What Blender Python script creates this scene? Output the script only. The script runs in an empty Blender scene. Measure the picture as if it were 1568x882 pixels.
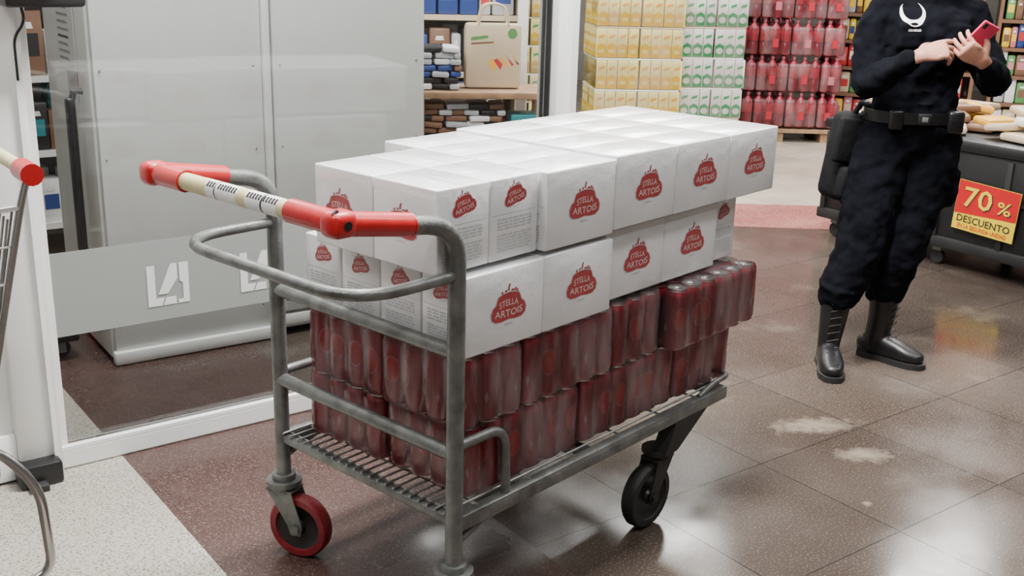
import bpy, bmesh, math, random
from mathutils import Vector, Matrix, Euler
random.seed(7)
R=random.random
def rad(a): return math.radians(a)

# ------------------------------------------------------------------ materials
def new_mat(name):
    m=bpy.data.materials.new(name); m.use_nodes=True
    nt=m.node_tree; b=nt.nodes.get('Principled BSDF')
    return m,nt,b
def mat(name,col,rough=.5,metal=0.0,var=.12,scale=8.0,bump=0.0,bscale=40.0,coat=0.0,spec=None,emit=None):
    m,nt,b=new_mat(name)
    tc=nt.nodes.new('ShaderNodeTexCoord')
    n=nt.nodes.new('ShaderNodeTexNoise'); n.inputs['Scale'].default_value=scale; n.inputs['Detail'].default_value=4
    nt.links.new(tc.outputs['Object'],n.inputs['Vector'])
    r=nt.nodes.new('ShaderNodeValToRGB')
    r.color_ramp.elements[0].position=.3; r.color_ramp.elements[1].position=.7
    r.color_ramp.elements[0].color=(*[c*(1-var) for c in col],1)
    r.color_ramp.elements[1].color=(*[min(1,c*(1+var)) for c in col],1)
    nt.links.new(n.outputs['Fac'],r.inputs['Fac']); nt.links.new(r.outputs['Color'],b.inputs['Base Color'])
    b.inputs['Roughness'].default_value=rough; b.inputs['Metallic'].default_value=metal
    if coat: b.inputs['Coat Weight'].default_value=coat; b.inputs['Coat Roughness'].default_value=.12
    if spec is not None: b.inputs['Specular IOR Level'].default_value=spec
    if bump:
        n2=nt.nodes.new('ShaderNodeTexNoise'); n2.inputs['Scale'].default_value=bscale; n2.inputs['Detail'].default_value=5
        nt.links.new(tc.outputs['Object'],n2.inputs['Vector'])
        bp=nt.nodes.new('ShaderNodeBump'); bp.inputs['Strength'].default_value=bump; bp.inputs['Distance'].default_value=.01
        nt.links.new(n2.outputs['Fac'],bp.inputs['Height']); nt.links.new(bp.outputs['Normal'],b.inputs['Normal'])
    return m

def terrazzo(name,cols,rough,tile=None,grout=(.03,.025,.025),angle=0.0,speck=120.0,speckcol=(.5,.42,.38),amount=.62,patch=True,marks=()):
    m,nt,b=new_mat(name); N=nt.nodes; L=nt.links
    g=N.new('ShaderNodeNewGeometry')
    mp=N.new('ShaderNodeMapping'); mp.inputs['Rotation'].default_value=(0,0,-angle)
    L.new(g.outputs['Position'],mp.inputs['Vector'])
    n=N.new('ShaderNodeTexNoise'); n.inputs['Scale'].default_value=1.3; n.inputs['Detail'].default_value=5
    L.new(mp.outputs[0],n.inputs['Vector'])
    r=N.new('ShaderNodeValToRGB'); r.color_ramp.elements[0].position=.35; r.color_ramp.elements[1].position=.68
    r.color_ramp.elements[0].color=(*cols[0],1); r.color_ramp.elements[1].color=(*cols[1],1)
    L.new(n.outputs['Fac'],r.inputs['Fac'])
    v=N.new('ShaderNodeTexNoise'); v.inputs['Scale'].default_value=speck; v.inputs['Detail'].default_value=3
    L.new(mp.outputs[0],v.inputs['Vector'])
    r2=N.new('ShaderNodeValToRGB'); r2.color_ramp.elements[0].position=amount-.05; r2.color_ramp.elements[1].position=amount+.08
    L.new(v.outputs['Fac'],r2.inputs['Fac'])
    mx=N.new('ShaderNodeMixRGB'); mx.inputs['Color2'].default_value=(*speckcol,1)
    L.new(r2.outputs['Color'],mx.inputs['Fac']); L.new(r.outputs['Color'],mx.inputs['Color1'])
    out=mx.outputs[0]
    bk=None
    if tile:
        bk=N.new('ShaderNodeTexBrick'); bk.offset=0.0; bk.inputs['Scale'].default_value=1.0
        bk.inputs['Brick Width'].default_value=tile; bk.inputs['Row Height'].default_value=tile
        bk.inputs['Mortar Size'].default_value=.0022; bk.inputs['Mortar Smooth'].default_value=.3
        bk.inputs['Color1'].default_value=(.84,.84,.84,1); bk.inputs['Color2'].default_value=(1.12,1.1,1.08,1); bk.inputs['Mortar'].default_value=(1,1,1,1)
        L.new(mp.outputs[0],bk.inputs['Vector'])
        ml=N.new('ShaderNodeMixRGB'); ml.blend_type='MULTIPLY'; ml.inputs['Fac'].default_value=1
        L.new(out,ml.inputs['Color1']); L.new(bk.outputs['Color'],ml.inputs['Color2'])
        mg=N.new('ShaderNodeMixRGB'); mg.inputs['Color2'].default_value=(*grout,1)
        L.new(bk.outputs['Fac'],mg.inputs['Fac']); L.new(ml.outputs[0],mg.inputs['Color1'])
        out=mg.outputs[0]
    if patch:
        n3=N.new('ShaderNodeTexNoise'); n3.inputs['Scale'].default_value=2.6; n3.inputs['Detail'].default_value=8; n3.inputs['Roughness'].default_value=.65
        L.new(mp.outputs[0],n3.inputs['Vector'])
        r3=N.new('ShaderNodeValToRGB'); r3.color_ramp.elements[0].position=.58; r3.color_ramp.elements[1].position=.78
        r3.color_ramp.elements[1].color=(.4,.4,.4,1)
        L.new(n3.outputs['Fac'],r3.inputs['Fac'])
        ms=N.new('ShaderNodeMixRGB'); ms.inputs['Color2'].default_value=(.26,.22,.175,1)
        L.new(r3.outputs['Color'],ms.inputs['Fac']); L.new(out,ms.inputs['Color1']); out=ms.outputs[0]
    for (mx_,my_,rx,ry,an,st) in marks:   # dried dusty prints on the tiles
        mm=N.new('ShaderNodeMapping'); mm.vector_type='TEXTURE'; mm.inputs['Location'].default_value=(mx_,my_,0); mm.inputs['Rotation'].default_value=(0,0,an); mm.inputs['Scale'].default_value=(rx,ry,1)
        L.new(g.outputs['Position'],mm.inputs['Vector'])
        ln=N.new('ShaderNodeVectorMath'); ln.operation='LENGTH'; L.new(mm.outputs[0],ln.inputs[0])
        nn=N.new('ShaderNodeTexNoise'); nn.inputs['Scale'].default_value=26; nn.inputs['Detail'].default_value=8; nn.inputs['Roughness'].default_value=.7; L.new(g.outputs['Position'],nn.inputs['Vector'])
        mr0=N.new('ShaderNodeMapRange'); mr0.inputs['To Min'].default_value=-1.3; mr0.inputs['To Max'].default_value=1.3; L.new(nn.outputs['Fac'],mr0.inputs['Value'])
        ad=N.new('ShaderNodeMath'); ad.operation='ADD'; L.new(ln.outputs['Value'],ad.inputs[0]); L.new(mr0.outputs[0],ad.inputs[1])
        mr1=N.new('ShaderNodeMapRange'); mr1.inputs['From Min'].default_value=1.2; mr1.inputs['From Max'].default_value=.3; mr1.inputs['To Min'].default_value=0; mr1.inputs['To Max'].default_value=st
        L.new(ad.outputs[0],mr1.inputs['Value'])
        mk=N.new('ShaderNodeMixRGB'); mk.inputs['Color2'].default_value=(.34,.28,.22,1); L.new(mr1.outputs[0],mk.inputs['Fac']); L.new(out,mk.inputs['Color1']); out=mk.outputs[0]
    L.new(out,b.inputs['Base Color'])
    n4=N.new('ShaderNodeTexNoise'); n4.inputs['Scale'].default_value=3.0; n4.inputs['Detail'].default_value=6
    L.new(mp.outputs[0],n4.inputs['Vector'])
    mr=N.new('ShaderNodeMapRange'); mr.inputs['From Min'].default_value=.3; mr.inputs['From Max'].default_value=.7
    mr.inputs['To Min'].default_value=rough*.55; mr.inputs['To Max'].default_value=rough*1.7
    L.new(n4.outputs['Fac'],mr.inputs['Value']); L.new(mr.outputs[0],b.inputs['Roughness'])
    if bk:
        bp=N.new('ShaderNodeBump'); bp.invert=True; bp.inputs['Strength'].default_value=.4; bp.inputs['Distance'].default_value=.003
        L.new(bk.outputs['Fac'],bp.inputs['Height']); L.new(bp.outputs[0],b.inputs['Normal'])
    return m

GRID=rad(37.0)
M={}
M['floor']=terrazzo('floor_brown_tile',((.052,.038,.031),(.092,.072,.060)),.155,tile=.5,grout=(.018,.015,.013),angle=GRID,speck=160,speckcol=(.15,.125,.105),amount=.6,
   marks=((1.03,3.41,.15,.06,.2,.5),(1.14,3.19,.09,.05,.1,.5),(1.05,2.86,.014,.014,0,.6)))
M['floor_terr']=terrazzo('floor_maroon_terrazzo',((.046,.025,.021),(.064,.035,.030)),.28,angle=GRID,speck=170,speckcol=(.145,.10,.088),amount=.58,patch=False)
M['floor_pale']=terrazzo('floor_pale_terrazzo',((.34,.315,.27),(.41,.385,.335)),.35,angle=GRID,speck=150,speckcol=(.155,.14,.12),amount=.55,patch=False)
M['floor_far']=terrazzo('floor_far_beige',((.38,.33,.27),(.47,.42,.35)),.25,tile=.5,grout=(.22,.18,.15),angle=GRID,speck=100,patch=False)
M['floor_red']=terrazzo('floor_pink_band',((.28,.09,.08),(.35,.14,.12)),.25,tile=.5,grout=(.22,.08,.08),angle=GRID,speck=100,patch=False)
M['wall']=mat('wall_paint',(.48,.46,.42),.7)
M['ceil']=mat('ceiling_paint',(.28,.28,.265),.8)
M['alu']=mat('white_aluminium',(.78,.785,.77),.35,0,.05,3)
M['cab']=mat('cabinet_enamel',(.75,.775,.76),.4,0,.04,1.5)
M['cabedge']=mat('cabinet_edge',(.84,.86,.85),.35,0,.04,3)
M['black']=mat('black_plastic',(.010,.010,.011),.4,0,.2)
M['blacksoft']=mat('black_rubber',(.013,.013,.013),.6,0,.3)
M['tube']=mat('galvanised_steel',(.165,.172,.166),.42,.55,.34,22,bump=.18,bscale=90)
M['wire']=mat('zinc_wire',(.28,.28,.27),.4,.75,.25,25)
M['chrome']=mat('chrome_wire',(.5,.5,.5),.22,.95,.1,12)
M['red']=mat('red_grip_plastic',(.46,.008,.012),.38,0,.12,20,coat=.3)
M['wheelred']=mat('wheel_red',(.20,.010,.018),.45,0,.25,30)
M['yel']=mat('pale_yellow_label',(.58,.52,.27),.45,0,.08,40)
M['white']=mat('white_label',(.75,.75,.75),.4,0,.04,30)
M['ink']=mat('black_ink',(.02,.02,.025),.5)
M['grey']=mat('grey_plastic',(.22,.23,.23),.5)
M['carton']=mat('white_carton_wrapped',(.72,.725,.74),.24,0,.06,9,bump=.35,bscale=13,coat=.6)
M['logo']=mat('carton_logo_red',(.36,.042,.048),.4,0,.12,50,coat=.3)
M['logow']=mat('carton_logo_white',(.62,.46,.45),.4)
M['printgrey']=mat('carton_print_grey',(.30,.31,.33),.5)
M['printlight']=mat('carton_print_light',(.45,.47,.49),.5)
M['silver']=mat('can_aluminium',(.7,.7,.7),.25,1,.05)
M['wood']=mat('pallet_wood',(.30,.18,.10),.7,0,.25,14)

def can_mat():
    m,nt,b=new_mat('can_red_print'); N=nt.nodes; L=nt.links
    uv=N.new('ShaderNodeUVMap'); uv.uv_map='UVMap'
    sp=N.new('ShaderNodeSeparateXYZ'); L.new(uv.outputs[0],sp.inputs[0])
    def math_(op,a,bb=None,c=None):
        n=N.new('ShaderNodeMath'); n.operation=op
        for i,x in enumerate((a,bb,c)):
            if x is None: continue
            if isinstance(x,(int,float)): n.inputs[i].default_value=x
            else: L.new(x,n.inputs[i])
        return n.outputs[0]
    u2=math_('FRACT',math_('MULTIPLY',sp.outputs[0],2.0))
    du=math_('MULTIPLY',math_('SUBTRACT',u2,.5),3.0)
    dv=math_('MULTIPLY',math_('SUBTRACT',sp.outputs[1],.52),3.2)
    rr=math_('SQRT',math_('ADD',math_('MULTIPLY',du,du),math_('MULTIPLY',dv,dv)))
    ramp=N.new('ShaderNodeValToRGB'); cr=ramp.color_ramp
    dark=(.36,.012,.032,1); br=(.60,.014,.024,1); rim=(.50,.10,.12,1)
    cr.elements[0].position=0; cr.elements[0].color=br
    cr.elements[1].position=1; cr.elements[1].color=dark
    for p,c in ((.50,br),(.56,rim),(.60,rim),(.67,dark)):
        e=cr.elements.new(p); e.color=c
    L.new(rr,ramp.inputs['Fac'])
    tri=math_('LESS_THAN',math_('ADD',math_('ABSOLUTE',math_('SUBTRACT',u2,.06)),math_('MULTIPLY',math_('ABSOLUTE',math_('SUBTRACT',sp.outputs[1],.36)),.5)),.045)
    mx=N.new('ShaderNodeMixRGB'); mx.inputs['Color2'].default_value=(.55,.34,.36,1)
    L.new(tri,mx.inputs['Fac']); L.new(ramp.outputs['Color'],mx.inputs['Color1'])
    L.new(mx.outputs[0],b.inputs['Base Color'])
    b.inputs['Roughness'].default_value=.26; b.inputs['Metallic'].default_value=.1
    return m
M['can']=can_mat()

def film_mat(name,tint,amt,rough=.2,bscale=35,zs=.35,bs=.5,ior=1.4):
    m,nt,b=new_mat(name); N=nt.nodes; L=nt.links
    b.inputs['Base Color'].default_value=(*tint,1); b.inputs['Roughness'].default_value=rough
    b.inputs['Specular IOR Level'].default_value=.9
    tr=N.new('ShaderNodeBsdfTransparent'); gl=N.new('ShaderNodeBsdfGlossy'); gl.inputs['Roughness'].default_value=rough*.7
    mx=N.new('ShaderNodeMixShader'); mx2=N.new('ShaderNodeMixShader')
    fr=N.new('ShaderNodeFresnel'); fr.inputs['IOR'].default_value=ior
    tc=N.new('ShaderNodeTexCoord')
    mp=N.new('ShaderNodeMapping'); mp.inputs['Scale'].default_value=(1,1,zs); L.new(tc.outputs['Object'],mp.inputs[0])
    n=N.new('ShaderNodeTexNoise'); n.inputs['Scale'].default_value=bscale; n.inputs['Detail'].default_value=3
    L.new(mp.outputs[0],n.inputs['Vector'])
    bp=N.new('ShaderNodeBump'); bp.inputs['Strength'].default_value=bs; bp.inputs['Distance'].default_value=.01
    L.new(n.outputs['Fac'],bp.inputs['Height'])
    for t in (b,gl,fr): L.new(bp.outputs[0],t.inputs['Normal'])
    mr=N.new('ShaderNodeMapRange'); mr.inputs['From Min'].default_value=.42; mr.inputs['From Max'].default_value=.7
    mr.inputs['To Min'].default_value=amt*.2; mr.inputs['To Max'].default_value=amt*2.2
    L.new(n.outputs['Fac'],mr.inputs['Value'])
    L.new(mr.outputs[0],mx.inputs['Fac']); L.new(tr.outputs[0],mx.inputs[1]); L.new(b.outputs[0],mx.inputs[2])
    L.new(fr.outputs[0],mx2.inputs['Fac']); L.new(mx.outputs[0],mx2.inputs[1]); L.new(gl.outputs[0],mx2.inputs[2])
    L.new(mx2.outputs[0],N['Material Output'].inputs['Surface'])
    return m
M['film']=film_mat('shrink_film',(.86,.72,.75),.09,.2,bscale=18,zs=.25,bs=.4)
M['filmsoft']=film_mat('pallet_film',(.85,.7,.72),.09,.25,8,ior=1.3)
def glass_mat():
    m,nt,b=new_mat('clear_glass'); N=nt.nodes; L=nt.links
    tr=N.new('ShaderNodeBsdfTransparent'); tr.inputs[0].default_value=(.985,.99,.988,1)
    gl=N.new('ShaderNodeBsdfGlossy'); gl.inputs['Roughness'].default_value=.03
    fr=N.new('ShaderNodeFresnel'); fr.inputs['IOR'].default_value=1.4
    ad=N.new('ShaderNodeMath'); ad.operation='ADD'; ad.inputs[1].default_value=.03
    tc=N.new('ShaderNodeTexCoord'); n=N.new('ShaderNodeTexNoise'); n.inputs['Scale'].default_value=1.5
    L.new(tc.outputs['Object'],n.inputs['Vector'])
    mr=N.new('ShaderNodeMapRange'); mr.inputs['To Min'].default_value=.0; mr.inputs['To Max'].default_value=.03
    L.new(n.outputs['Fac'],mr.inputs['Value']); L.new(mr.outputs[0],ad.inputs[1])
    L.new(fr.outputs[0],ad.inputs[0])
    mx=N.new('ShaderNodeMixShader'); L.new(ad.outputs[0],mx.inputs['Fac']); L.new(tr.outputs[0],mx.inputs[1]); L.new(gl.outputs[0],mx.inputs[2])
    L.new(mx.outputs[0],N['Material Output'].inputs['Surface']); return m
M['glass']=glass_mat()
def frost_mat(name,col,fac):
    m,nt,b=new_mat(name); N=nt.nodes; L=nt.links
    b.inputs['Base Color'].default_value=(*col,1); b.inputs['Roughness'].default_value=.6
    tc=N.new('ShaderNodeTexCoord'); n=N.new('ShaderNodeTexNoise'); n.inputs['Scale'].default_value=3; L.new(tc.outputs['Object'],n.inputs['Vector'])
    mr=N.new('ShaderNodeMapRange'); mr.inputs['To Min'].default_value=fac-.04; mr.inputs['To Max'].default_value=fac+.04; L.new(n.outputs['Fac'],mr.inputs['Value'])
    tr=N.new('ShaderNodeBsdfTransparent'); mx=N.new('ShaderNodeMixShader'); L.new(mr.outputs[0],mx.inputs['Fac'])
    L.new(tr.outputs[0],mx.inputs[1]); L.new(b.outputs[0],mx.inputs[2]); L.new(mx.outputs[0],N['Material Output'].inputs['Surface']); return m
M['frost']=frost_mat('frosted_band',(.32,.34,.33),.75)
M['frostw']=frost_mat('frosted_logo_white',(.75,.77,.77),.85)

# ------------------------------------------------------------------ mesh builder
class MB:
    def __init__(s): s.v=[]; s.f=[]; s.m=[]; s.uv=[]; s.mats=[]
    def mi(s,k):
        if k not in s.mats: s.mats.append(k)
        return s.mats.index(k)
    def add(s,vs,fs,k,T=None,uvs=None):
        o=len(s.v)
        for p in vs:
            p=Vector(p); s.v.append(T@p if T else p)
        i=s.mi(k) if isinstance(k,str) else None
        for n,f in enumerate(fs):
            s.f.append([a+o for a in f]); s.m.append(i if i is not None else s.mi(k[n]))
            s.uv.append(uvs[n] if uvs else None)
    def box(s,c,d,k,T=None,bev=0.0,seg=2,rot=None):
        if rot is not None:
            T0=Matrix.Translation(Vector(c))@(rot if isinstance(rot,Matrix) else Euler(rot).to_matrix().to_4x4()); c=(0,0,0)
            T=T@T0 if T else T0
        if bev<=0:
            x,y,z=[a/2 for a in d]; cx,cy,cz=c
            vs=[(cx+a*x,cy+b*y,cz+e*z) for e in(-1,1) for b in(-1,1) for a in(-1,1)]
            fs=[(0,2,3,1),(4,5,7,6),(0,1,5,4),(1,3,7,5),(3,2,6,7),(2,0,4,6)]
            s.add(vs,fs,k,T); return
        bm=bmesh.new(); bmesh.ops.create_cube(bm,size=1)
        for v in bm.verts: v.co=Vector((v.co.x*d[0]+c[0],v.co.y*d[1]+c[1],v.co.z*d[2]+c[2]))
        bmesh.ops.bevel(bm,geom=list(bm.edges),offset=bev,segments=seg,affect='EDGES',profile=.5)
        bm.verts.index_update()
        s.add([v.co.copy() for v in bm.verts],[[v.index for v in f.verts] for f in bm.faces],k,T); bm.free()
    def lathe(s,prof,k,T=None,n=24,uoff=0.0):
        vs=[];fs=[];uvs=[];ks=[]
        H=max(p[1] for p in prof) or 1
        for r,z in prof:
            for i in range(n):
                a=2*math.pi*i/n; vs.append((r*math.cos(a),r*math.sin(a),z))
        for j in range(len(prof)-1):
            kk=k if isinstance(k,str) else k[j]
            for i in range(n):
                i2=(i+1)%n
                fs.append((j*n+i,j*n+i2,(j+1)*n+i2,(j+1)*n+i)); ks.append(kk)
                u0=i/n+uoff;u1=(i+1)/n+uoff; z0=prof[j][1]/H; z1=prof[j+1][1]/H
                uvs.append([(u0,z0),(u1,z0),(u1,z1),(u0,z1)])
        s.add(vs,fs,ks,T,uvs)
    def cyl(s,p0,p1,r,k,n=12,T=None,r2=None):
        s.tube([p0,p1],r,k,n=n,T=T,r2=r2)
    def tube(s,path,r,k,n=12,T=None,fil=None,closed=False,r2=None,caps=True):
        P=[Vector(p) for p in path]
        if fil:
            Q=[P[0]]
            for i in range(1,len(P)-1):
                fr=fil[i-1] if isinstance(fil,(list,tuple)) else fil
                a=P[i-1]-P[i]; b=P[i+1]-P[i]
                d=min(fr,a.length*.49,b.length*.49); A=P[i]+a.normalized()*d; B=P[i]+b.normalized()*d
                for t in range(7):
                    t/=6; Q.append(A*(1-t)**2+P[i]*2*t*(1-t)+B*t*t)
            Q.append(P[-1]); P=Q
        vs=[];fs=[]; N_=len(P); up=None
        for i,p in enumerate(P):
            if closed: t=(P[(i+1)%N_]-P[i-1]).normalized()
            else: t=(P[min(i+1,N_-1)]-P[max(i-1,0)]).normalized()
            if up is None:
                up=Vector((0,0,1)) if abs(t.z)<.9 else Vector((1,0,0))
            a=(up-t*up.dot(t)).normalized(); b=t.cross(a); up=a
            rr=r if r2 is None else r+(r2-r)*i/(N_-1)
            for j in range(n):
                g=2*math.pi*j/n; vs.append(p+a*math.cos(g)*rr+b*math.sin(g)*rr)
        for i in range(N_ if closed else N_-1):
            i2=(i+1)%N_
            for j in range(n):
                j2=(j+1)%n; fs.append((i*n+j,i*n+j2,i2*n+j2,i2*n+j))
        if caps and not closed:
            fs.append(tuple(range(n-1,-1,-1))); fs.append(tuple((N_-1)*n+j for j in range(n)))
        s.add(vs,fs,k,T)
    def loft(s,pts,ra,rb,ref,k,n=20,sub=4,T=None,pw=2.0):
        P=[Vector(p) for p in pts]; ref=Vector(ref)
        def cr(A,t,i):
            g=lambda j:A[max(0,min(len(A)-1,j))]
            a,b,c,d=g(i-1),g(i),g(i+1),g(i+2)
            return (b*2+(c-a)*t+(a*2-b*5+c*4-d)*t*t+(b*3-a-c*3+d)*t**3)*.5
        Q=[];A=[];B=[]
        for i in range(len(P)-1):
            for j in range(sub):
                t=j/sub; Q.append(cr(P,t,i)); A.append(cr(ra,t,i)); B.append(cr(rb,t,i))
        Q.append(P[-1]);A.append(ra[-1]);B.append(rb[-1])
        t0=(Q[0]-Q[1]).normalized(); t1=(Q[-1]-Q[-2]).normalized()
        def cap(q,t,a,b): 
            h=min(a,b)
            return [(q+t*h*math.sin(g),a*math.cos(g),b*math.cos(g)) for g in (rad(25),rad(50),rad(72),rad(86))]
        pre=cap(Q[0],t0,A[0],B[0])[::-1]; post=cap(Q[-1],t1,A[-1],B[-1])
        Q=[x[0] for x in pre]+Q+[x[0] for x in post];A=[x[1] for x in pre]+A+[x[1] for x in post];B=[x[2] for x in pre]+B+[x[2] for x in post]
        vs=[];fs=[];L_=len(Q)
        for i,p in enumerate(Q):
            t=(Q[min(i+1,L_-1)]-Q[max(i-1,0)]).normalized()
            a=(ref-t*ref.dot(t)).normalized(); b=t.cross(a)
            for j in range(n):
                g=2*math.pi*j/n; c_,s_=math.cos(g),math.sin(g)
                e=2/pw
                vs.append(p+a*math.copysign(abs(c_)**e,c_)*A[i]+b*math.copysign(abs(s_)**e,s_)*B[i])
        for i in range(L_-1):
            for j in range(n):
                j2=(j+1)%n; fs.append((i*n+j,i*n+j2,(i+1)*n+j2,(i+1)*n+j))
        fs.append(tuple(range(n-1,-1,-1))); fs.append(tuple((L_-1)*n+j for j in range(n)))
        s.add(vs,fs,k,T)
    def ell(s,c,d,k,n=16,T=None,rot=None):
        M_=Matrix.Translation(Vector(c))@(Euler(rot).to_matrix().to_4x4() if rot else Matrix())
        if T: M_=T@M_
        m_=n//2; prof=[(math.sin(math.pi*i/m_),-math.cos(math.pi*i/m_)) for i in range(m_+1)]
        prof[0]=(.02,-1);prof[-1]=(.02,1)
        vs=[(r*math.cos(2*math.pi*i/n)*d[0],r*math.sin(2*math.pi*i/n)*d[1],z*d[2]) for r,z in prof for i in range(n)]
        fs=[(j*n+i,j*n+(i+1)%n,(j+1)*n+(i+1)%n,(j+1)*n+i) for j in range(m_) for i in range(n)]
        fs.append(tuple(range(n-1,-1,-1))); fs.append(tuple(m_*n+j for j in range(n)))
        s.add(vs,fs,k,M_)
    def mesh(s,name,smooth=True,ang=38):
        me=bpy.data.meshes.new(name); me.from_pydata([tuple(v) for v in s.v],[],s.f)
        for k in s.mats: me.materials.append(M[k])
        me.polygons.foreach_set('material_index',s.m)
        if any(u for u in s.uv):
            l=me.uv_layers.new(name='UVMap')
            for p,u in zip(me.polygons,s.uv):
                if u:
                    for i,li in enumerate(p.loop_indices): l.data[li].uv=u[i]
        if smooth:
            me.polygons.foreach_set('use_smooth',[True]*len(me.polygons))
            me.set_sharp_from_angle(angle=rad(ang))
        me.update(); return me
    def obj(s,name,loc=(0,0,0),rot=0.0,origin=None,parent=None,smooth=True,ang=38):
        if origin is not None:
            o=Vector(origin); s.v=[v-o for v in s.v]; loc=o
        ob=bpy.data.objects.new(name,s.mesh(name,smooth,ang)); bpy.context.collection.objects.link(ob)
        ob.location=loc; ob.rotation_euler=(0,0,rot)
        if parent: ob.parent=parent; ob.location=Vector(loc)-parent.location
        return ob
def place(name,me,loc,rot=0):
    ob=bpy.data.objects.new(name,me); bpy.context.collection.objects.link(ob); ob.location=loc
    ob.rotation_euler=rot if hasattr(rot,'__len__') else (0,0,rot); return ob
_tc={}
def text2d(txt):
    if txt in _tc: return _tc[txt]
    cu=bpy.data.curves.new('t','FONT'); cu.body=txt; cu.align_x='CENTER'; cu.align_y='CENTER'; cu.resolution_u=2
    cu.offset=.012
    ob=bpy.data.objects.new('t',cu); bpy.context.collection.objects.link(ob)
    dg=bpy.context.evaluated_depsgraph_get(); me=ob.evaluated_get(dg).to_mesh()
    vs=[v.co.copy() for v in me.vertices]; fs=[list(p.vertices) for p in me.polygons]
    ob.evaluated_get(dg).to_mesh_clear(); bpy.data.objects.remove(ob); bpy.data.curves.remove(cu)
    x0=min(v.x for v in vs);x1=max(v.x for v in vs);y0=min(v.y for v in vs);y1=max(v.y for v in vs)
    vs=[((v.x-(x0+x1)/2)/(x1-x0),(v.y-(y0+y1)/2)/(y1-y0)) for v in vs]
    _tc[txt]=(vs,fs); return _tc[txt]
def text_on(mb,txt,w,h,k,T,warp=None,off=.0008):
    vs,fs=text2d(txt); out=[]
    for x,y in vs:
        X,Y=x*w,y*h
        if warp: X,Y=warp(X,Y)
        out.append((X,Y,off))
    mb.add(out,fs,k,T)
def poly_on(mb,pts,k,T,off=.0004): mb.add([(x,y,off) for x,y in pts],[list(range(len(pts)))],k,T)
def face_T(center,normal,up=(0,0,1)):
    n=Vector(normal).normalized(); u=Vector(up); u=(u-n*u.dot(n)).normalized(); r=u.cross(n)
    m=Matrix((r,u,n)).transposed().to_4x4(); return Matrix.Translation(Vector(center))@m

# ------------------------------------------------------------------ room
def slab(name,pts,z0,z1,k):
    b=MB(); n=len(pts); b.add([(x,y,z0) for x,y in pts]+[(x,y,z1) for x,y in pts],
      [list(range(n))[::-1],list(range(n,2*n))]+[(i,(i+1)%n,n+(i+1)%n,n+i) for i in range(n)],k)
    return b.obj(name,smooth=False)
GX=Vector((math.cos(GRID),math.sin(GRID))); GY=Vector((-GX.y,GX.x))
slab('floor',[(-7,-4),(10,-4),(10,14),(-7,14)],-.1,0,'floor')
def strip(name,org,a0,a1,b0,b1,k,z=.0015):
    o=Vector(org); slab(name,[tuple(o+GX*a+GY*b) for a,b in((a0,b0),(a1,b0),(a1,b1),(a0,b1))],.0001,z,k)
P0=Vector((-1.32,2.93))
base=Vector((-.74,2.45))
a_line=(base-P0).dot(GX)
strip('floor_terrazzo_maroon',P0,a_line,a_line+.72,-1.6,1.6,'floor_terr')
strip('floor_terrazzo_pale',P0,a_line-.62,a_line,-1.6,1.6,'floor_pale')
slab('floor_aisle_far',[(.5,6.9),(6.5,6.9),(6.5,13.9),(.5,13.9)],.0001,.0025,'floor_far')
slab('floor_band_red',[(.5,6.3),(6.5,6.1),(6.5,6.9),(.5,6.9)],.0001,.0025,'floor_red')
for nm,c,d in (('wall_back',(1.5,14.05,1.8),(17,.1,3.6)),('wall_front',(1.5,-4.05,1.8),(17,.1,3.6)),('wall_left',(-7.05,5,1.8),(.1,18,3.6)),('wall_right',(10.05,5,1.8),(.1,18,3.6))):
    b=MB(); b.box(c,d,'wall'); b.obj(nm,smooth=False)
b=MB(); b.box((1.5,5,3.65),(17.2,18.2,.1),'ceil'); b.obj('ceiling',smooth=False)

# glass partition -----------------------------------------------------
Tw=Matrix.Translation((P0.x,P0.y,0))@Matrix.Rotation(GRID,4,'Z')
b=MB()
b.box((.90,.03,.032),(1.80,.07,.06),'alu',Tw,bev=.006)
b.box((.90,.005,.066),(1.80,.02,.012),'cabedge',Tw)
b.box((.90,.03,2.30),(1.80,.07,.07),'alu',Tw,bev=.006)
b.box((.012,.03,1.17),(.024,.05,2.2),'alu',Tw,bev=.003)
b.box((1.80,.03,1.17),(.010,.05,2.2),'black',Tw,bev=.002)
b.box((.90,.03,1.17),(1.79,.008,2.2),'glass',Tw)
b.box((.88,.022,.53),(1.74,.002,.25),'frost',Tw)
for cx in (.36,.655,.95,1.245,1.54):
    TT=Tw@Matrix.Translation((cx,.0195,.515))@Matrix.Rotation(math.pi/2,4,'X')
    h=.064
    poly_on(b,[(-h,h),(-h*.62,h),(-h*.62,-h*.62),(-h*.2,-h*.62),(-h*.35,-h),(-h,-h)],'frostw',TT)
    poly_on(b,[(-h*.5,-h*.45),(.15*h,h),(.45*h,h),(.45*h,.25*h),(-.05*h,-h*.45)],'frostw',TT)
    poly_on(b,[(.55*h,h),(h,h),(h,-h),(.45*h,-h),(.45*h,-h*.8),(.7*h,-.8*h),(.7*h,0),(.55*h,.1*h)],'frostw',TT)
    poly_on(b,[(-h*.28,-h),(-h*.12,-h*.62),(.35*h,-h*.62),(.35*h,-h)],'frostw',TT)
b.obj('window_1',smooth=False)
b=MB()
b.box((-.06,.03,1.2),(.12,.12,2.4),'alu',Tw,bev=.008)
b.box((-.02,-.035,1.2),(.012,.012,2.38),'cabedge',Tw)
b.box((-.075,-.05,.035),(.12,.07,.07),'black',Tw,bev=.01); b.box((-.09,-.09,.012),(.05,.06,.02),'blacksoft',Tw,bev=.004)
b.obj('door_frame_post',smooth=True)
b=MB(); b.box((1.858,.03,1.2),(.10,.12,2.4),'alu',Tw,bev=.010); b.box((1.858,-.033,1.2),(.018,.006,2.38),'cabedge',Tw)
b.obj('door_frame_post',smooth=True)
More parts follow.
